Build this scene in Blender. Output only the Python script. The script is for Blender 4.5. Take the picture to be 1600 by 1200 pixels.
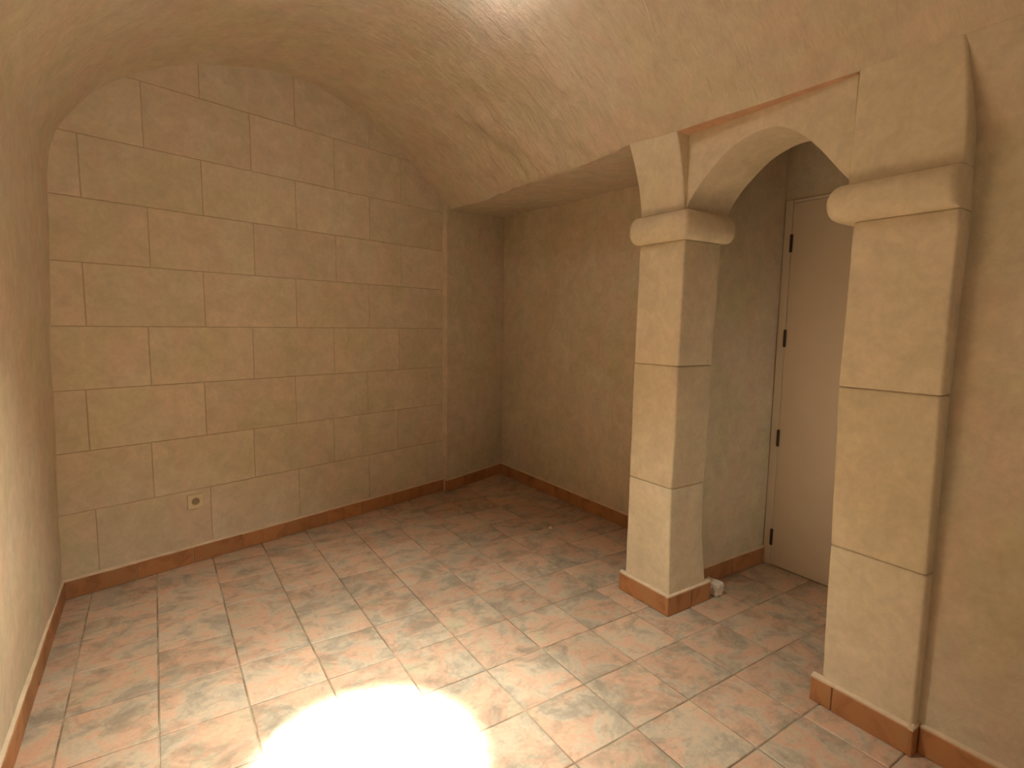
import bpy, bmesh, math, random
from mathutils import Vector, Matrix, noise as N
random.seed(7)
C = bpy.context.scene.collection
scene = bpy.context.scene
for o in list(bpy.data.objects): bpy.data.objects.remove(o)

# ------------------------------------------------------------------ camera, world, lights, exposure
F_PX, PITCH, ROLL, YAW, H = 848.17, .108, .0139, .582, 1.35
Fw = Vector((math.sin(YAW)*math.cos(PITCH), math.cos(YAW)*math.cos(PITCH), -math.sin(PITCH)))
Rt = Vector((math.cos(YAW), -math.sin(YAW), 0)); Up = Rt.cross(Fw)
R2 = math.cos(ROLL)*Rt + math.sin(ROLL)*Up; U2 = -math.sin(ROLL)*Rt + math.cos(ROLL)*Up
cam = bpy.data.cameras.new('camera'); cam.sensor_width = 36; cam.lens = F_PX/1600*36
cam.clip_start = .05
co = bpy.data.objects.new('camera', cam); C.objects.link(co); scene.camera = co
co.matrix_world = Matrix(((R2.x, U2.x, -Fw.x, 0), (R2.y, U2.y, -Fw.y, 0), (R2.z, U2.z, -Fw.z, H), (0, 0, 0, 1)))

w = bpy.data.worlds.new('world'); scene.world = w; w.use_nodes = True
w.node_tree.nodes['Background'].inputs[0].default_value = (.02, .018, .015, 1)
w.node_tree.nodes['Background'].inputs[1].default_value = 1

LAMP = Vector((.72, 1.42, 2.50)); AIM = Vector((.50, 1.52, 0))
def spot(name, energy, size, blend, col, radius=.03):
    l = bpy.data.lights.new(name, 'SPOT'); l.energy = energy; l.spot_size = math.radians(size)
    l.spot_blend = blend; l.color = col; l.shadow_soft_size = radius
    o = bpy.data.objects.new(name, l); C.objects.link(o); o.location = LAMP
    o.rotation_euler = (AIM-LAMP).to_track_quat('-Z', 'Y').to_euler(); return o
spot('spot_beam', 11500, 17.5, 1.0, (.98, 1, .92))
spot('spot_skirt', 330, 44, 1.0, (.98, 1, .91))
spot('spot_spill', 265, 92, 1.0, (.98, 1, .91))
pl = bpy.data.lights.new('lamp_glow', 'POINT'); pl.energy = 5.5; pl.color = (.93, .95, 1); pl.shadow_soft_size = .06
po = bpy.data.objects.new('lamp_glow', pl); C.objects.link(po); po.location = (1.0, 1.9, 2.66)

al = bpy.data.lights.new('rear_fill', 'AREA'); al.shape = 'RECTANGLE'; al.size = .9; al.size_y = 1.6; al.energy = 4; al.color = (1, .98, .87)
ao = bpy.data.objects.new('rear_fill', al); C.objects.link(ao); ao.location = (.75, -1.25, 1.25); ao.rotation_euler = (math.radians(90), 0, 0)   # added soft fill behind the camera, stands for no real opening
pa = bpy.data.lights.new('passage_fill', 'AREA'); pa.shape = 'RECTANGLE'; pa.size = .5; pa.size_y = 1.3; pa.energy = 1.4; pa.color = (1, .97, .84)
pq = bpy.data.objects.new('passage_fill', pa); C.objects.link(pq); pq.location = (2.58, .86, .75); pq.rotation_euler = (math.radians(90), 0, 0)   # unseen fill added behind the pier to brighten the passage
scene.view_settings.view_transform = 'Standard'; scene.view_settings.look = 'None'
scene.view_settings.exposure = -0.15; scene.view_settings.gamma = 1; scene.view_settings.use_curve_mapping = False

# ------------------------------------------------------------------ materials
def srgb(r, g, b):
    f = lambda c: (c/255/12.92) if c/255 <= .04045 else ((c/255+.055)/1.055)**2.4
    return (f(r), f(g), f(b), 1)
class NT:
    def __init__(s, name):
        s.m = bpy.data.materials.new(name); s.m.use_nodes = True
        s.t = s.m.node_tree; s.b = s.t.nodes['Principled BSDF']
    def n(s, typ, **kw):
        x = s.t.nodes.new(typ)
        for k, v in kw.items(): setattr(x, k, v)
        return x
    def l(s, a, b): s.t.links.new(a, b)
    def pos(s, rnd=0, stretch=(1, 1, 1)):
        g = s.n('ShaderNodeNewGeometry'); out = g.outputs['Position']
        if rnd:
            oi = s.n('ShaderNodeObjectInfo'); mu = s.n('ShaderNodeMath', operation='MULTIPLY'); mu.inputs[1].default_value = rnd
            s.l(oi.outputs['Random'], mu.inputs[0])
            ad = s.n('ShaderNodeVectorMath', operation='ADD'); s.l(out, ad.inputs[0]); s.l(mu.outputs[0], ad.inputs[1]); out = ad.outputs[0]
        mp = s.n('ShaderNodeMapping'); mp.inputs['Scale'].default_value = stretch; s.l(out, mp.inputs[0])
        return mp.outputs[0]
    def noise(s, vec, scale, detail=4, rough=.55, dist=0):
        x = s.n('ShaderNodeTexNoise'); x.inputs['Scale'].default_value = scale; x.inputs['Detail'].default_value = detail
        x.inputs['Roughness'].default_value = rough; x.inputs['Distortion'].default_value = dist
        s.l(vec, x.inputs['Vector']); return x.outputs['Fac']
    def ramp(s, fac, stops):
        x = s.n('ShaderNodeValToRGB'); e = x.color_ramp.elements
        while len(e) < len(stops): e.new(.5)
        for el, (p, c) in zip(e, stops): el.position = p; el.color = c
        s.l(fac, x.inputs[0]); return x.outputs[0]
    def mix(s, fac, a, b, blend='MIX'):
        x = s.n('ShaderNodeMix', data_type='RGBA', blend_type=blend)
        if hasattr(fac, 'links'): s.l(fac, x.inputs[0])
        else: x.inputs[0].default_value = fac
        for i, v in ((6, a), (7, b)):
            if hasattr(v, 'links'): s.l(v, x.inputs[i])
            else: x.inputs[i].default_value = v
        return x.outputs[2]
    def bump(s, h, strength, dist, prev=None):
        x = s.n('ShaderNodeBump'); x.inputs['Strength'].default_value = strength; x.inputs['Distance'].default_value = dist
        s.l(h, x.inputs['Height'])
        if prev: s.l(prev, x.inputs['Normal'])
        return x.outputs[0]
K = lambda v: (v, v, v, 1)
def plaster(name, base, olive, pink, rough=.85, b1=.3, amt=.5, rnd=0, streak=(1, 1, 1)):
    t = NT(name); p = t.pos(rnd)
    m1 = t.ramp(t.noise(p, 2.6, 5, .6, .6), [(.42, K(0)), (.62, K(1))])
    m2 = t.ramp(t.noise(t.pos(rnd+3.3 if rnd else 0, (1.3, 1, .8)), 3.7, 5, .6, .9), [(.44, K(0)), (.60, K(1))])
    m3 = t.ramp(t.noise(p, 11, 6, .65, .5), [(.3, K(.95)), (.7, K(1.17))])
    m4 = t.ramp(t.noise(t.pos(rnd, streak), 45, 4, .6), [(.3, K(.95)), (.7, K(1.04))])
    f1 = t.mix(amt, K(0), m1); f2 = t.mix(amt, K(0), m2)
    c = t.mix(f1, base, olive); c = t.mix(f2, c, pink)
    c = t.mix(1, c, m3, 'MULTIPLY'); c = t.mix(1, c, m4, 'MULTIPLY')
    if rnd:
        oi = t.n('ShaderNodeObjectInfo'); rr = t.ramp(oi.outputs['Random'], [(0, K(.96)), (1, K(1.03))]); c = t.mix(1, c, rr, 'MULTIPLY')
    t.l(c, t.b.inputs['Base Color']); t.b.inputs['Roughness'].default_value = rough
    t.b.inputs['Specular IOR Level'].default_value = .25
    n1 = t.bump(t.noise(t.pos(0, streak), 14, 6, .6, .8), b1, .012)
    n2 = t.bump(t.noise(p, 90, 4, .6), b1*.5, .002, n1)
    t.l(n2, t.b.inputs['Normal']); return t.m
M_wall = plaster('wall_plaster', srgb(203, 189, 162), srgb(189, 177, 138), srgb(208, 182, 158), amt=.6)
M_block = plaster('scored_plaster_block', srgb(204, 189, 162), srgb(192, 179, 142), srgb(208, 182, 158), b1=.3, rnd=4, amt=.6)
M_stone = plaster('cream_stone', srgb(214, 198, 168), srgb(204, 189, 152), srgb(215, 194, 168), b1=.15, rnd=5, amt=.45)
M_ceil = plaster('vault_plaster', srgb(205, 190, 164), srgb(201, 187, 152), srgb(209, 183, 159), b1=.75, streak=(.7, 2.4, .7), amt=.65)
M_ceil2 = M_ceil
M_joint = plaster('joint_mortar', srgb(176, 154, 124), srgb(170, 150, 114), srgb(176, 148, 122), b1=.2)
M_mortar = plaster('pale_mortar', srgb(214, 190, 160), srgb(206, 184, 148), srgb(212, 184, 156), b1=.2)
M_ledge = plaster('rosy_plaster', srgb(192, 154, 122), srgb(190, 156, 118), srgb(194, 148, 120), b1=.2)

def tile_mat():
    t = NT('mottled_floor_tile'); p = t.pos(9)
    oi = t.n('ShaderNodeObjectInfo')
    big = t.ramp(t.noise(p, 5.5, 6, .66, .5), [(.36, srgb(166, 150, 130)), (.46, srgb(190, 170, 144)), (.55, srgb(202, 160, 132)), (.66, srgb(188, 170, 140))])
    grey = t.ramp(t.noise(t.pos(5, (1, 1.4, 1)), 6.0, 8, .72, .5), [(.48, K(0)), (.64, K(.72))])
    c = t.mix(grey, big, srgb(138, 124, 104))
    vein = t.ramp(t.noise(t.pos(7, (1, 1, 1)), 16, 8, .75, .4), [(.56, K(0)), (.74, K(.5))])
    c = t.mix(vein, c, srgb(112, 92, 76))
    c = t.mix(t.ramp(t.noise(p, 13, 4, .6, .8), [(.57, K(0)), (.74, K(.5))]), c, srgb(208, 150, 122))
    tone = t.ramp(oi.outputs['Random'], [(0, K(.90)), (.5, K(1.0)), (1, K(1.07))])
    c = t.mix(1, c, tone, 'MULTIPLY')
    dirt = t.ramp(t.noise(t.pos(), 60, 5, .7), [(.3, K(.9)), (.7, K(1.05))]); c = t.mix(1, c, dirt, 'MULTIPLY')
    t.l(c, t.b.inputs['Base Color'])
    r = t.ramp(t.noise(p, 9, 4, .6), [(.3, K(.42)), (.7, K(.62))]); t.l(r, t.b.inputs['Roughness'])
    t.b.inputs['Specular IOR Level'].default_value = .35
    t.l(t.bump(t.noise(p, 12, 5, .6, .5), .25, .004), t.b.inputs['Normal']); return t.m
M_tile = tile_mat()
M_grout = plaster('floor_grout', srgb(132, 112, 90), srgb(104, 88, 68), srgb(176, 156, 130), b1=.3, amt=.9)
def terra():
    t = NT('terracotta_skirting'); p = t.pos(6)
    c = t.ramp(t.noise(p, 9, 5, .6, .6), [(.35, srgb(158, 106, 64)), (.5, srgb(182, 124, 78)), (.65, srgb(178, 130, 84))])
    oi = t.n('ShaderNodeObjectInfo'); c = t.mix(1, c, t.ramp(oi.outputs['Random'], [(0, K(.85)), (1, K(1.08))]), 'MULTIPLY')
    t.l(c, t.b.inputs['Base Color']); t.b.inputs['Roughness'].default_value = .6
    t.l(t.bump(t.noise(p, 40, 4, .6), .2, .003), t.b.inputs['Normal']); return t.m
M_terra = terra()
def simple(name, col, rough=.5, metal=0):
    t = NT(name); p = t.pos()
    c = t.mix(1, col, t.ramp(t.noise(p, 6, 3), [(.3, K(.97)), (.7, K(1.02))]), 'MULTIPLY')
    t.l(c, t.b.inputs['Base Color']); t.b.inputs['Roughness'].default_value = rough; t.b.inputs['Metallic'].default_value = metal
    return t.m
M_door = simple('painted_door', srgb(214, 194, 168), .5)
M_frame = simple('painted_door_frame', srgb(220, 202, 178), .5)
M_hinge = simple('dark_hinge_metal', srgb(70, 52, 38), .5, .6)
M_sock = simple('cream_plastic', srgb(212, 194, 156), .45)
M_hole = simple('dark_socket_well', srgb(150, 128, 96), .5)
M_white = simple('white_plaster_chip', srgb(232, 212, 194), .9)
M_metal = simple('lamp_white_metal', srgb(210, 205, 198), .4)

# ------------------------------------------------------------------ helpers
def link(name, me, mat=None, parent=None, loc=(0, 0, 0), smooth=False):
    if mat: me.materials.clear(); me.materials.append(mat)
    if smooth:
        for p in me.polygons: p.use_smooth = True
    o = bpy.data.objects.new(name, me); C.objects.link(o)
    if parent: o.parent = parent
    o.location = loc; return o
def obj(name, verts, faces, mat, parent=None, base=(0, 0, 0), smooth=False, recalc=True):
    """verts in world coordinates; base = world position of the parent thing (mesh is stored relative to it)"""
    b = Vector(base); me = bpy.data.meshes.new(name)
    me.from_pydata([tuple(Vector(v)-b) for v in verts], [], faces)
    if recalc:
        bm = bmesh.new(); bm.from_mesh(me); bmesh.ops.recalc_face_normals(bm, faces=bm.faces); bm.to_mesh(me); bm.free()
    me.update(); return link(name, me, mat, parent, (0, 0, 0), smooth)
def thing(name, label, cat, loc, group=None):
    o = bpy.data.objects.new(name, None); C.objects.link(o); o.location = loc
    o.empty_display_size = .1; o['label'] = label; o['category'] = cat
    if group: o['group'] = group
    return o
def struct(o): o['kind'] = 'structure'; return o
def box(u0, u1, v0, v1, z0, z1):
    vs = [(u, v, z) for z in (z0, z1) for v in (v0, v1) for u in (u0, u1)]
    return vs, [(0, 2, 3, 1), (4, 5, 7, 6), (0, 1, 5, 4), (2, 6, 7, 3), (0, 4, 6, 2), (1, 3, 7, 5)]
def bumpy(p, a=1.0):
    p = Vector(p)
    return a*(.006*N.noise(p*2.1) + .0035*N.noise(p*5.3+Vector((7, 3, 1))) + .0018*N.noise(p*13))
def grid_wall(name, fn, nu, nv, mat, thick=None, amp=1.0, keep=None):
    """fn(s,t)->(point, normal); solid slab with a hand-trowelled front face"""
    vs = []; back = []
    for j in range(nv+1):
        for i in range(nu+1):
            p, n = fn(i/nu, j/nv); p = Vector(p); n = Vector(n)
            vs.append(p + n*bumpy(p, amp)); back.append(p - n*(thick or .05))
    nn = len(vs); fs = []; W = nu+1
    for j in range(nv):
        for i in range(nu):
            a = j*W+i; q = (a, a+1, a+1+W, a+W)
            if keep and not keep((vs[a]+vs[a+1+W])/2): continue
            fs.append(q)
    if thick:
        n0 = len(fs)
        fs += [tuple(nn+k for k in reversed(q)) for q in fs[:n0]]
        cnt = {}
        for q in fs[:n0]:
            for a, b in zip(q, q[1:]+q[:1]): cnt[(a, b)] = 1
        for (a, b) in list(cnt):
            if (b, a) not in cnt: fs.append((b, a, nn+a, nn+b))
        vs += back
    o = obj(name, vs, fs, mat, smooth=True, recalc=True)
    bm = bmesh.new(); bm.from_mesh(o.data)
    for e in bm.edges:
        if len(e.link_faces) == 2 and e.link_faces[0].normal.angle(e.link_faces[1].normal, 0) > math.radians(35): e.smooth = False
    bm.to_mesh(o.data); bm.free()
    return o
def ring_rect(u0, u1, v0, v1, r, seg=4, div=5):
    pts = []
    cs = [(u1-r, v1-r, 0), (u0+r, v1-r, 90), (u0+r, v0+r, 180), (u1-r, v0+r, 270)]
    for k, (cx, cy, a0) in enumerate(cs):
        for i in range(seg+1):
            a = math.radians(a0+90*i/seg); pts.append((cx+r*math.cos(a), cy+r*math.sin(a)))
        nx = cs[(k+1) % 4]; a = math.radians(nx[2])
        q = (nx[0]+r*math.cos(a), nx[1]+r*math.sin(a)); p = pts[-1]
        for i in range(1, div): pts.append((p[0]+(q[0]-p[0])*i/div, p[1]+(q[1]-p[1])*i/div))
    return pts
def loft(name, rings, mat, parent, base, wob=.0015):
    """rings: (z,u0,u1,v0,v1,r)"""
    vs = []; n = None
    for (z, u0, u1, v0, v1, r) in rings:
        pts = ring_rect(u0, u1, v0, v1, r); n = len(pts); cu, cv = (u0+u1)/2, (v0+v1)/2
        for (u, v) in pts:
            d = Vector((u-cu, v-cv, 0)).normalized(); q = Vector((u, v, z))
            k = wob*(N.noise(q*9)*1.2+N.noise(q*23)*.6)
            vs.append(q+d*k)
    fs = []
    for j in range(len(rings)-1):
        for i in range(n):
            a = j*n+i; b = j*n+(i+1) % n; fs.append((a, b, b+n, a+n))
    fs.append(tuple(reversed(range(n)))); m = (len(rings)-1)*n; fs.append(tuple(range(m, m+n)))
    return obj(name, vs, fs, mat, parent, base, smooth=True)
def stone_rings(z0, z1, f, r=.008, n=7, ch=.005):
    """f(z)->(u0,u1,v0,v1); rounded arrises top and bottom"""
    out = []
    zs = [(z0, ch), (z0+ch*.5, ch*.35), (z0+ch*1.3, 0)] + [(z0+(z1-z0)*i/n, 0) for i in range(1, n)] + [(z1-ch*1.3, 0), (z1-ch*.5, ch*.35), (z1, ch)]
    for z, e in zs:
        u0, u1, v0, v1 = f(z); out.append((z, u0+e, u1-e, v0+e, v1-e, r))
    return out
def interp(tab, z):
    if z <= tab[0][0]: return tab[0][1]
    for (a, b), (c, d) in zip(tab, tab[1:]):
        if z <= c: return b+(d-b)*(z-a)/(c-a)
    return tab[-1][1]
def catmull(pts, m=6):
    out = []; P = [pts[0]]+list(pts)+[pts[-1]]
    for i in range(1, len(P)-2):
        for k in range(m):
            t = k/m; a, b, c, d = P[i-1:i+3]
            out.append(tuple(.5*(2*b[j]+(c[j]-a[j])*t+(2*a[j]-5*b[j]+4*c[j]-d[j])*t*t+(3*b[j]-a[j]-3*c[j]+d[j])*t**3) for j in range(len(b))))
    out.append(tuple(pts[-1])); return out

# ------------------------------------------------------------------ plan
SL = .2818; VB = lambda u: 4.115+SL*(u-2.605)
PHI = math.atan(SL); E1 = Vector((math.cos(PHI), math.sin(PHI), 0)); EN = Vector((math.sin(PHI), -math.cos(PHI), 0))  # EN points into the room
V_END = -1.3
UL = [(0, -.433), (.1, -.428), (.7, -.417), (1.17, -.404), (1.63, -.386), (1.91, -.372), (2.12, -.36)]

# floor bed + tiles
fl = obj('floor', *box(-.5, 3.0, V_END-.1, 4.35, -.12, -.0035), M_grout); struct(fl)
def clip(poly, n, d):
    out = []
    for a, b in zip(poly, poly[1:]+poly[:1]):
        da = n[0]*a[0]+n[1]*a[1]-d; db = n[0]*b[0]+n[1]*b[1]-d
        if da <= 0: out.append(a)
        if da*db < 0: t = da/(da-db); out.append((a[0]+(b[0]-a[0])*t, a[1]+(b[1]-a[1])*t))
    return out
def slab(poly, zb, zt, ch):
    """chamfered slab over a convex 2D polygon: list verts (x,y,z), faces"""
    n = len(poly); cx = sum(p[0] for p in poly)/n; cy = sum(p[1] for p in poly)/n
    ar = sum(a[0]*b[1]-a[1]*b[0] for a, b in zip(poly, poly[1:]+poly[:1]))
    if ar < 0: poly = poly[::-1]
    ins = []
    for i in range(n):
        p0, p1, p2 = Vector(poly[i-1]), Vector(poly[i]), Vector(poly[(i+1) % n])
        d1 = (p1-p0).normalized(); d2 = (p2-p1).normalized()
        n1 = Vector((-d1.y, d1.x)); n2 = Vector((-d2.y, d2.x)); k = 1+n1.dot(n2)
        m = (n1+n2)/max(k, .3); ins.append((p1.x+m.x*ch, p1.y+m.y*ch))
    vs = [(x, y, zb) for x, y in poly]+[(x, y, zt-ch*.8) for x, y in poly]+[(x, y, zt) for x, y in ins]
    fs = [tuple(range(n-1, -1, -1))]
    for k in (0, 1):
        for i in range(n): a = k*n+i; b = k*n+(i+1) % n; fs.append((a, b, b+n, a+n))
    fs.append(tuple(range(2*n, 3*n))); return vs, fs
PT = .27; HT = PT/2-.0024
vs, fs = slab([(-HT, -HT), (HT, -HT), (HT, HT), (-HT, HT)], -.012, 0, .0028)
full = bpy.data.meshes.new('tile'); full.from_pydata(vs, [], fs); full.materials.append(M_tile); full.update()
for i in range(-10, 6):
    for j in range(-10, 13):
        cu = 1.84+PT*(i+.5); cv = 1.18+PT*(j+.5)
        if cu < -.7 or cv < V_END-.1: continue
        umax = 2.63 if cv > 1.9 else 2.94
        poly = [(cu-HT, cv-HT), (cu+HT, cv-HT), (cu+HT, cv+HT), (cu-HT, cv+HT)]; q = poly
        q = clip(q, (-1, 0), .445); q = clip(q, (1, 0), umax) if q else q
        q = clip(q, (-SL, 1), 4.115-SL*2.605+.012) if q else q
        if not q or len(q) < 3: continue
        area = abs(sum(a[0]*b[1]-a[1]*b[0] for a, b in zip(q, q[1:]+q[:1])))/2
        if area < .0008: continue
        rz = random.uniform(-.0012, .0012)
        if len(q) == 4 and abs(area-(2*HT)**2) < 1e-6:
            t = bpy.data.objects.new('tile', full)
        else:
            vs, fs = slab([(x-cu, y-cv) for x, y in q], -.012, 0, .0028)
            me = bpy.data.meshes.new('tile'); me.from_pydata(vs, [], fs); me.materials.append(M_tile); me.update()
            t = bpy.data.objects.new('tile', me)
        C.objects.link(t); t.parent = fl; t.location = (cu, cv, random.uniform(-.0004, .0006))
        t.rotation_euler = (random.uniform(-.0015, .0015), random.uniform(-.0015, .0015), rz*2)

# left wall
def f_left(s, t):
    z = -.02+1.9315*t; return (interp(UL, z), V_END+(VB(-.4)+.05-V_END)*s, z), (1, 0, 0)
struct(grid_wall('wall_left', f_left, 110, 78, M_ceil2, .08))

# vault profile (back-wall outline): u, z
ARCH = [(-.372, 1.91), (-.366, 2.02), (-.352, 2.13), (-.299, 2.25), (-.18, 2.41), (-.04, 2.535), (.12, 2.64), (.33, 2.72), (.56, 2.785), (.775, 2.812), (.97, 2.80), (1.2, 2.735), (1.39, 2.645), (1.66, 2.50), (1.90, 2.295), (1.967, 2.235)]
prof = catmull(ARCH, 5)
def lip_u(v): return interp([(-2, 1.94), (.60, 1.955), (.95, 1.955), (1.635, 1.893), (1.93, 1.893), (2.3, 1.925), (3.2, 1.955), (4.4, 1.967)], v)
def lip_z(v): return interp([(-2, 2.19), (.9, 2.19), (1.64, 2.182), (1.97, 2.20), (2.3, 2.197), (2.8, 2.215), (3.3, 2.208), (3.9, 2.235), (4.5, 2.235)], v)
SOFF = [(.0, 0), (.1, .006), (.3, .02), (.6, .03), (1, .035)]
NV = 250
cols = []
npf = len(prof)
us_off = [0.004, .03, .06, .10, .16, .24, .33, .42, .52, .62, .72]
vs = []; W = npf+len(us_off)
for j in range(NV+1):
    s = j/NV
    for i in range(W):
        if i < npf:
            u, z = prof[i]
        else:
            u = 1.967+us_off[i-npf]; z = None
        vmax = VB(min(u, 2.7))+.03
        v = V_END-.05+(vmax-V_END+.05)*s
        lu, lz = lip_u(v), lip_z(v)
        if i < npf:
            if u > .9:
                k = (u-.9)/(1.967-.9); u = .9+(lu-.9)*k; z = z+(lz-2.235)*k**2
        else:
            o = us_off[i-npf]; zr = interp([(1.9, .03), (4.1, .062)], v)
            u = lu+o; z = lz+zr*min(1, o/.7)**.8 - .004
        p = Vector((u, v, z))
        rough = math.exp(-((u-1.75)/.28)**2)*math.exp(-((v-2.75)/.75)**2)
        d = bumpy(p, 1.2)+.008*N.noise(p*3.3)+rough*(.034*N.noise(p*5.5)+.018*N.noise(p*14)+.008*N.noise(p*34))
        if i >= npf-1: d *= .8
        if v < 1.9 and i >= npf-3: d *= .25
        nrm = Vector((.8-u, 0, 1.2-z)).normalized()
        if i < 18:
            k = min(1, i/17); d = d*k+bumpy(p)*(1-k); nrm = (nrm*k+Vector((1, 0, 0))*(1-k)).normalized()
        if i >= npf: nrm = Vector((0, 0, -1))
        vs.append(p+nrm*d)
fs = []
for j in range(NV):
    for i in range(W-1):
        a = j*W+i; c = (vs[a]+vs[a+1+W])/2
        if c.x > 2.0 and c.y < 1.80: continue
        if c.x > 2.66: continue
        fs.append((a, a+W, a+1+W, a+1))
ce = obj('ceiling', vs, fs, M_ceil, smooth=True, recalc=False); struct(ce)
bm = bmesh.new(); bm.from_mesh(ce.data)
for e in bm.edges:
    if len(e.link_faces) == 2 and e.link_faces[0].normal.angle(e.link_faces[1].normal, 0) > math.radians(38): e.smooth = False
bm.to_mesh(ce.data); bm.free()
struct(obj('ceiling_passage', *box(2.24, 2.98, .7, 1.9, 2.46, 2.52), M_wall))

# back wall: mortar backing + scored blocks
def bw(s, z, d=0):   # s = distance along wall from u=0 ; d = proud of the backing towards the room
    u0 = Vector((0, VB(0), z)); return u0+E1*s+EN*d
S = lambda u: u/math.cos(PHI)
vs = []
for d in (-.003, -.10):
    for s_, z in ((S(-.48), -.05), (S(2.0), -.05), (S(2.0), 2.9), (S(-.48), 2.9)): vs.append(bw(s_, z, d))
wb = obj('wall_back', vs, [(0, 1, 2, 3), (7, 6, 5, 4), (0, 4, 5, 1), (1, 5, 6, 2), (2, 6, 7, 3), (3, 7, 4, 0)], M_joint); struct(wb)
zl = [0, .415, .713, 1.012, 1.317, 1.618, 1.918, 2.208, 2.525, 2.86]
offs = [-.285, -.04, -.29, -.025, -.27, .0, -.257, .0, .26]
out = [(S(u)+(.02 if u > .8 else -.02), z+.02) for u, z in prof] 
hull = [(S(-.46), -.02)]+[(S(-.46), 2.05)]+[(a, b) for a, b in out if b > 2.30 or a > .5]+[(S(2.03), 2.0), (S(2.03), -.02)]
def clip_convex(poly, hull):
    area = sum(a[0]*b[1]-a[1]*b[0] for a, b in zip(hull, hull[1:]+hull[:1])); h = hull if area > 0 else hull[::-1]
    for a, b in zip(h, h[1:]+h[:1]):
        dx, dy = b[0]-a[0], b[1]-a[1]; L = math.hypot(dx, dy)
        if L < 1e-6: continue
        n = (dy/L, -dx/L); poly = clip(poly, n, n[0]*a[0]+n[1]*a[1])
        if len(poly) < 3: return []
    return poly
coarse = [hull[0], hull[1]]+hull[2:-2:2]+[hull[-2], hull[-1]]
G = .0017
for k in range(9):
    u = offs[k]-.51; z0, z1 = zl[k]+G, zl[k+1]-G
    while u < 1.98:
        a, b = S(u)+G, S(u+.51)-G; u += .51
        b = min(b, S(1.972))
        if a >= b-.01: continue
        poly = clip_convex([(a, z0), (b, z0), (b, z1), (a, z1)], coarse)
        if not poly: continue
        if abs(sum(p[0]*q[1]-p[1]*q[0] for p, q in zip(poly, poly[1:]+poly[:1])))/2 < .001: continue
        ded = []
        for p in poly:
            if not ded or math.hypot(p[0]-ded[-1][0], p[1]-ded[-1][1]) > .002: ded.append(p)
        if len(ded) < 3: continue
        pv, pf = slab(ded, -.006, random.uniform(-.0006, .0008), .0022)
        obj('block', [bw(x, y, d) for x, y, d in pv], pf, M_block, wb)

# alcove: projecting back piece, right wall, passage walls
P0, P1 = Vector((1.93, 3.872, 0)), Vector((2.62, 4.128, 0)); AD = (P1-P0).normalized(); AN = Vector((AD.y, -AD.x, 0))
def f_ab(s, t): p = P0.lerp(P1, s); return (p.x, p.y, -.02+2.35*t), AN
struct(grid_wall('wall_alcove', f_ab, 16, 48, M_wall, .09, .8))
def f_ar(s, t): return (2.605, 1.86+(4.16-1.86)*s, -.02+2.37*t), (-1, 0, 0)
struct(grid_wall('wall_alcove_right', f_ar, 48, 48, M_wall, .1, .8))
def f_pw(s, t): return (2.215+(2.93-2.215)*s, 1.732, -.02+2.52*t), (0, -1, 0)
struct(grid_wall('wall_passage', f_pw, 16, 50, M_wall, .125, .5))
struct(obj('wall_passage_near', *box(2.25, 2.93, .72, .84, -.02, 2.5), M_wall))
# wall round the door (three pieces of one mesh) 
D0, D1, DZ = 1.728, .93, 2.04
wv, wf = [], []
for bx in (box(2.909, 3.0, .72, 1.85, DZ, 2.5), box(2.909, 3.0, .72, D1, -.02, DZ), box(2.935, 3.0, 1.728, 1.85, -.02, DZ), box(2.97, 3.0, .93, 1.728, -.02, DZ)):
    n = len(wv); wv += bx[0]; wf += [tuple(i+n for i in f) for f in bx[1]]
struct(obj('wall_door', wv, wf, M_wall))
# right wall beyond the pier
UR = [(0, 1.998), (.1, 2.0), (.6, 2.01), (1.2, 2.032), (1.7, 2.048), (1.95, 2.03), (2.1, 1.985), (2.25, 1.95)]
def f_r(s, t): z = -.02+2.27*t; ve = .648+.032*min(1, max(0, (z-1.9)/.3)); return (interp(UR, z), V_END+(ve-V_END)*s, z), (-1, 0, 0)
struct(grid_wall('wall_right', f_r, 60, 50, M_wall, .1, 1.2))
struct(obj('wall_front', *box(-.55, 2.2, V_END-.12, V_END+.0, -.02, 2.95), M_wall))

# ------------------------------------------------------------------ left column
cb = (2.1, 1.76, 0)
col = thing('stone_column', 'slim square cream stone column with rounded capital, left side of the arch, in mid room', 'column', cb)
# edge positions read joint by joint: v of far edge / near edge
VA = [(0, 1.902), (.112, 1.900), (.61, 1.897), (1.174, 1.895), (1.75, 1.886)]
VN = [(0, 1.617), (.106, 1.618), (.35, 1.628), (.6, 1.632), (.9, 1.624), (1.177, 1.626), (1.45, 1.622), (1.72, 1.620)]
UB = [(0, 2.24), (.12, 2.229), (.35, 2.20), (.6, 2.199), (1.17, 2.201), (1.7, 2.216)]
fc = lambda z: (1.961, interp(UB, z), interp(VN, z), interp(VA, z))
for z0, z1 in ((0, .604), (.6055, 1.174), (1.1755, 1.735)):
    loft('stone_block', stone_rings(z0, z1, fc, .009), M_stone, col, cb)
def torus(parent, base, z0, z1, u0, u1, v0, v1, out, sides=(1, 1, 1, 1)):
    rings = []; m = 10
    for i in range(m+1):
        a = -math.pi/2+math.pi*i/m; z = (z0+z1)/2+(z1-z0)/2*math.sin(a)
        e = out*(abs(math.cos(a))**.75)
        rings.append((z, u0-e*sides[0], u1+e*sides[1], v0-e*sides[2], v1+e*sides[3], .012+e*.35))
    return loft('capital_moulding', rings, M_stone, parent, base, .002)
torus(col, cb, 1.735, 1.862, 1.958, 2.235, 1.62, 1.885, .042)
def f_cb(z):
    k = max(0, (z-1.862)/(2.19-1.862)); k2 = k**1.6
    return (1.961-.066*k2, 2.2, 1.632+.004*k, 1.885+.028*k2)
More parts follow.
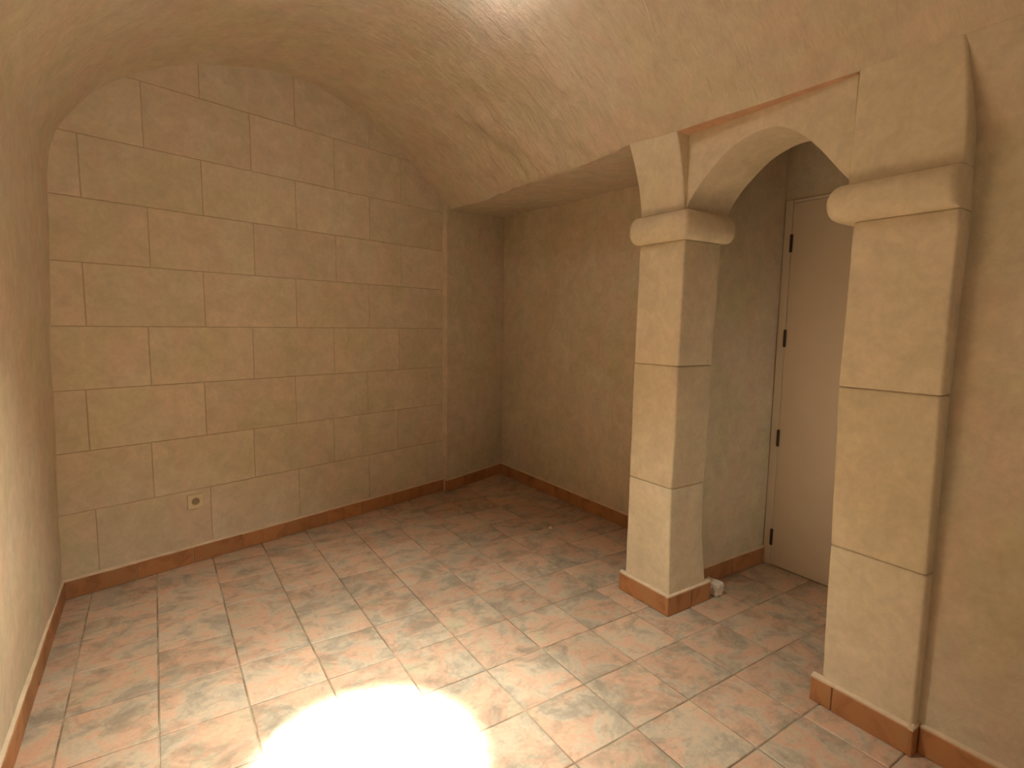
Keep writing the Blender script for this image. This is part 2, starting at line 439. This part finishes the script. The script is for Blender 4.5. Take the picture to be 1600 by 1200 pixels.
loft('corbel_block', stone_rings(1.862, 2.205, f_cb, .007), M_stone, col, cb)

# ------------------------------------------------------------------ right pier
pb = (2.1, .78, 0)
pier = thing('stone_pier', 'wide cream stone pier with rounded capital moulding at the right of the arch', 'pier', pb)
PA = [(0, .912), (.126, .914), (.6, .922), (1.16, .936), (1.71, .930)]
PB = [(0, .630), (.093, .631), (.587, .633), (1.145, .641), (1.7, .640)]
fp = lambda z: (1.961, 2.26, interp(PB, z), interp(PA, z))
for z0, z1 in ((0, .594), (.5955, 1.155), (1.1565, 1.706)):
    loft('stone_block', stone_rings(z0, z1, fp, .010), M_stone, pier, pb)
torus(pier, pb, 1.706, 1.828, 1.955, 2.26, .640, .955, .050, (1, .5, 0, 1))
def f_pt(z):
    k = (z-1.828)/(2.2-1.828); return (1.958, 2.25, .640+.028*max(0, k)**2, .955-.008*k)
loft('top_block', stone_rings(1.828, 2.215, f_pt, .010), M_stone, pier, pb)

# ------------------------------------------------------------------ arch between them
ab = (2.12, 1.28, 1.84)
oc = catmull([(1.645, 1.835), (1.627, 1.879), (1.588, 1.935), (1.535, 1.990), (1.433, 2.066), (1.336, 2.101), (1.260, 2.104), (1.195, 2.085), (1.125, 2.036), (1.06, 1.97), (1.005, 1.903), (.955, 1.842)], 4)
vs = []; n = len(oc)
for (u, dz) in ((1.976, 0), (2.27, .006)):
    for (v, z) in oc:
        q = Vector((u, v, z)); vs.append((u, v, z+dz+.0015*N.noise(q*11)))
    for (v, z) in oc: vs.append((u, v, 2.205))
fs = []
for i in range(n-1):
    fs += [(i, i+1, n+i+1, n+i), (2*n+i+1, 2*n+i, 3*n+i, 3*n+i+1), (i+1, i, 2*n+i, 2*n+i+1), (n+i, n+i+1, 3*n+i+1, 3*n+i)]
fs += [(0, n, 3*n, 2*n), (n-1, 3*n-1, 4*n-1, 2*n-1)]
ar = obj('stone_arch', vs, fs, M_stone); ar['label'] = 'low cream plastered arch spanning from the slim column to the wide pier'; ar['category'] = 'arch'
bv = ar.modifiers.new('bevel', 'BEVEL'); bv.width = .006; bv.segments = 2; bv.limit_method = 'ANGLE'
# rosy underside of the vault lip above the arch
vs = []
for v in [.955+.0685*i for i in range(11)]:
    lu = lip_u(v); vs += [(lu+.004, v, lip_z(v)-.004), (1.99, v, lip_z(v)-.006), (1.99, v, lip_z(v)+.03), (lu+.012, v, lip_z(v)+.02)]
fs = []
for i in range(10):
    a = 4*i
    for k in range(4): fs.append((a+k, a+(k+1) % 4, a+4+(k+1) % 4, a+4+k))
fs += [(0, 1, 2, 3), (43, 42, 41, 40)]
struct(obj('trim_1', vs, fs, M_ledge))

# ------------------------------------------------------------------ door
dr = bpy.data.objects.new('door_1', None); C.objects.link(dr); dr.location = (2.93, 1.33, 0); struct(dr); db = dr.location.copy()
def bbox(name, b6, mat, parent, base, w=.002):
    o = obj(name, *box(*b6), mat, parent, base)
    if w: m = o.modifiers.new('bevel', 'BEVEL'); m.width = w; m.segments = 2
    return o
bbox('jamb', (2.902, 2.965, 1.685, 1.728, 0, DZ), M_frame, dr, db)
bbox('jamb', (2.902, 2.965, .932, .972, 0, DZ), M_frame, dr, db)
bbox('frame_head', (2.902, 2.965, .974, 1.683, 2.022, DZ-.002), M_frame, dr, db)
leaf = bbox('door_leaf', (2.904, 2.945, .974, 1.6835, .004, 2.0205), M_door, dr, db)
for zc in (1.81, 1.298, .74, .165):
    hv, hf = [], []
    m = 10
    for zz, rr in ((zc-.048, .004), (zc-.044, .0075), (zc+.044, .0075), (zc+.048, .004)):
        for i in range(m): a = 2*math.pi*i/m; hv.append((2.900+rr*math.cos(a), 1.683+rr*math.sin(a), zz))
    for k in range(3):
        for i in range(m): hf.append((k*m+i, k*m+(i+1) % m, (k+1)*m+(i+1) % m, (k+1)*m+i))
    hf += [tuple(reversed(range(m))), tuple(range(3*m, 4*m))]
    obj('hinge', hv, hf, M_hinge, dr, db, smooth=False)

# ------------------------------------------------------------------ skirting of terracotta pieces with a pale mortar top
def skirting(name, a, b, nrm, zt=.092, th=.013, pitch=.272, first=0, mortar=True):
    """a->b along the wall foot; nrm into the room"""
    a = Vector((a[0], a[1], 0)); b = Vector((b[0], b[1], 0)); nrm = Vector((nrm[0], nrm[1], 0)).normalized()
    d = (b-a); L = d.length; d.normalize()
    def bar(s0, s1, d0, d1, z0, z1): 
        vs = [tuple(a+d*s+nrm*t+Vector((0, 0, z))) for z in (z0, z1) for t in (d0, d1) for s in (s0, s1)]
        return vs, [(0, 2, 3, 1), (4, 5, 7, 6), (0, 1, 5, 4), (2, 6, 7, 3), (0, 4, 6, 2), (1, 3, 7, 5)]
    root = obj(name, *bar(.0035, L-.0035, -.012, th*.55, 0, zt-.002), M_joint); struct(root)
    cuts = [0]; s = first or pitch
    while s < L-.03: cuts.append(s); s += pitch
    cuts.append(L)
    for s0, s1 in zip(cuts, cuts[1:]):
        g0 = .002 if s0 > 0 else 0; g1 = .002 if s1 < L else 0
        o = obj('skirting_tile', *bar(s0+g0, s1-g1, -.004, th+random.uniform(-.001, .001), .001, zt-random.uniform(0, .002)), M_terra, root)
        m = o.modifiers.new('bevel', 'BEVEL'); m.width = .0022; m.segments = 1
    if mortar:
        # sloping mortar fillet along the top
        n = max(3, int(L/.05)); vs = []
        for i in range(n+1):
            s = L*i/n; q = a+d*s; k = .0015*N.noise(q*17)
            for t, z in ((-.006, zt-.004), (th*.85+k, zt-.004), (th*.8+k, zt+.003), (-.006, zt+.010+k)): vs.append(tuple(q+nrm*t+Vector((0, 0, z))))
        fs = []
        for i in range(n):
            for k in range(4): fs.append((4*i+k, 4*i+(k+1) % 4, 4*i+4+(k+1) % 4, 4*i+4+k))
        fs += [(0, 1, 2, 3), (4*n+3, 4*n+2, 4*n+1, 4*n)]
        obj('mortar_fillet', vs, fs, M_mortar, root)
    return root
A0 = bw(S(-.428), 0); B0 = bw(S(1.93), 0)
skirting('baseboard_back', A0, B0, EN, first=.30)
skirting('baseboard_left', (-.430, V_END), (-.430, A0.y), (1, 0))
skirting('baseboard_alcove_side', (1.934, 3.915), (1.934, 3.862), (-1, 0), th=.011)
skirting('baseboard_alcove', P0-AD*.006, (2.605, 4.122), AN, first=.2)
skirting('baseboard_alcove_right', (2.605, 4.12), (2.605, 1.86), (-1, 0))
skirting('baseboard_column', (1.961, 1.930), (1.961, 1.613), (-1, 0), th=.014, pitch=.34)
skirting('baseboard_column_side', (1.9455, 1.618), (2.262, 1.618), (0, -1), pitch=.14, first=.17)
skirting('baseboard_passage', (2.24, 1.732), (2.905, 1.732), (0, -1), first=.36)
skirting('baseboard_pier', (1.961, .945), (1.961, .627), (-1, 0), first=.075, th=.014)
skirting('baseboard_pier_side', (1.9455, .631), (2.0, .631), (0, -1), th=.010)
skirting('baseboard_right', (2.0, .620), (1.995, V_END), (-1, 0))

# ------------------------------------------------------------------ small things
# socket
sc = bw(S(.146), .349, .0); so = thing('wall_socket', 'cream plastic socket low on the scored block wall above the terracotta skirting', 'socket', sc)
def onwall(x, z, d): return sc+E1*x+EN*d+Vector((0, 0, z))
pts = [(x, z) for x, z in ring_rect(-.041, .041, -.041, .041, .008, 4, 1)]
vs = []; n = len(pts)
for d, e in ((-.002, 1), (.007, 1), (.0095, .95)): vs += [onwall(x*e, z*e, d) for x, z in pts]
circ = [(.021*math.cos(2*math.pi*(i+.0)/n), .021*math.sin(2*math.pi*(i+.0)/n)) for i in range(n)]
vs += [onwall(x, z, .0095) for x, z in circ]; vs += [onwall(x*.95, z*.95, .001) for x, z in circ]
fs = []
off = {}
for k in range(4):
    for i in range(n): fs.append((k*n+i, k*n+(i+1) % n, (k+1)*n+(i+1) % n, (k+1)*n+i))
fs.append(tuple(range(4*n, 5*n))); fs.append(tuple(reversed(range(n))))
obj('socket_plate', vs, fs, M_sock, so, sc)
vs = []; m = 20
for r, d in ((.0195, .0012), (.0195, .0022), (.0185, .0026)): vs += [onwall(r*math.cos(2*math.pi*i/m), r*math.sin(2*math.pi*i/m), d) for i in range(m)]
fs = [(k*m+i, k*m+(i+1) % m, (k+1)*m+(i+1) % m, (k+1)*m+i) for k in range(2) for i in range(m)]+[tuple(range(2*m, 3*m))]
obj('socket_well', vs, fs, M_hole, so, sc)
# rubble
def lump(name, c, size, mat, label, cat, seed, rot=0, sq=.0):
    bm = bmesh.new(); bmesh.ops.create_cube(bm, size=1); bmesh.ops.subdivide_edges(bm, edges=bm.edges, cuts=3, use_grid_fill=True)
    for v in bm.verts:
        q = v.co.copy(); v.co = q*(1-sq)+q.normalized()*.6*sq
        v.co += Vector((N.noise(q*2.2+Vector((seed, 0, 0))), N.noise(q*2.2+Vector((0, seed, 0))), N.noise(q*2.2+Vector((0, 0, seed)))))*.16
        v.co = Vector((v.co.x*size[0], v.co.y*size[1], v.co.z*size[2]))
    R = Matrix.Rotation(rot, 3, 'Z')
    for v in bm.verts: v.co = R @ v.co
    mz = min(v.co.z for v in bm.verts)
    for v in bm.verts: v.co.z -= mz
    me = bpy.data.meshes.new(name); bm.to_mesh(me); bm.free()
    o = link(name, me, mat, None, c); o['label'] = label; o['category'] = cat; return o
lump('plaster_chunk', (2.325, 1.640, 0), (.055, .085, .060), M_white, 'white broken chunk of plaster on the floor beside the slim column skirting', 'rubble', 3, .1, .1)
lump('plaster_crumb', (2.154, 2.781, 0), (.020, .018, .012), M_white, 'tiny pale crumb of plaster lying on the tiles in front of the alcove', 'rubble', 8, .5, .5)

# ceiling spotlight that lights the floor (just above the frame)
lp = (LAMP.x, LAMP.y, 2.755)
ls = thing('ceiling_spotlight', 'small white adjustable spotlight fixed to the crown of the vault', 'spotlight', lp)
def cyl(name, p, q, r0, r1, mat, cap=(True, True), m=24, parent=ls, base=lp):
    p = Vector(p); q = Vector(q); d = (q-p).normalized(); x = d.orthogonal().normalized(); y = d.cross(x)
    vs = [p+(x*math.cos(2*math.pi*i/m)+y*math.sin(2*math.pi*i/m))*r0 for i in range(m)]+[q+(x*math.cos(2*math.pi*i/m)+y*math.sin(2*math.pi*i/m))*r1 for i in range(m)]
    fs = [(i, (i+1) % m, m+(i+1) % m, m+i) for i in range(m)]
    if cap[0]: fs.append(tuple(reversed(range(m))))
    if cap[1]: fs.append(tuple(range(m, 2*m)))
    return obj(name, vs, fs, mat, parent, base, smooth=False)
dirn = (AIM-LAMP).normalized()
cyl('ceiling_rose', (LAMP.x, LAMP.y, 2.82), (LAMP.x, LAMP.y, 2.775), .045, .045, M_metal)
cyl('stem', (LAMP.x, LAMP.y, 2.78), (LAMP.x, LAMP.y, 2.60), .008, .008, M_metal)
cyl('lamp_head', LAMP-dirn*.11, LAMP-dirn*.03, .025, .036, M_metal, (True, True))
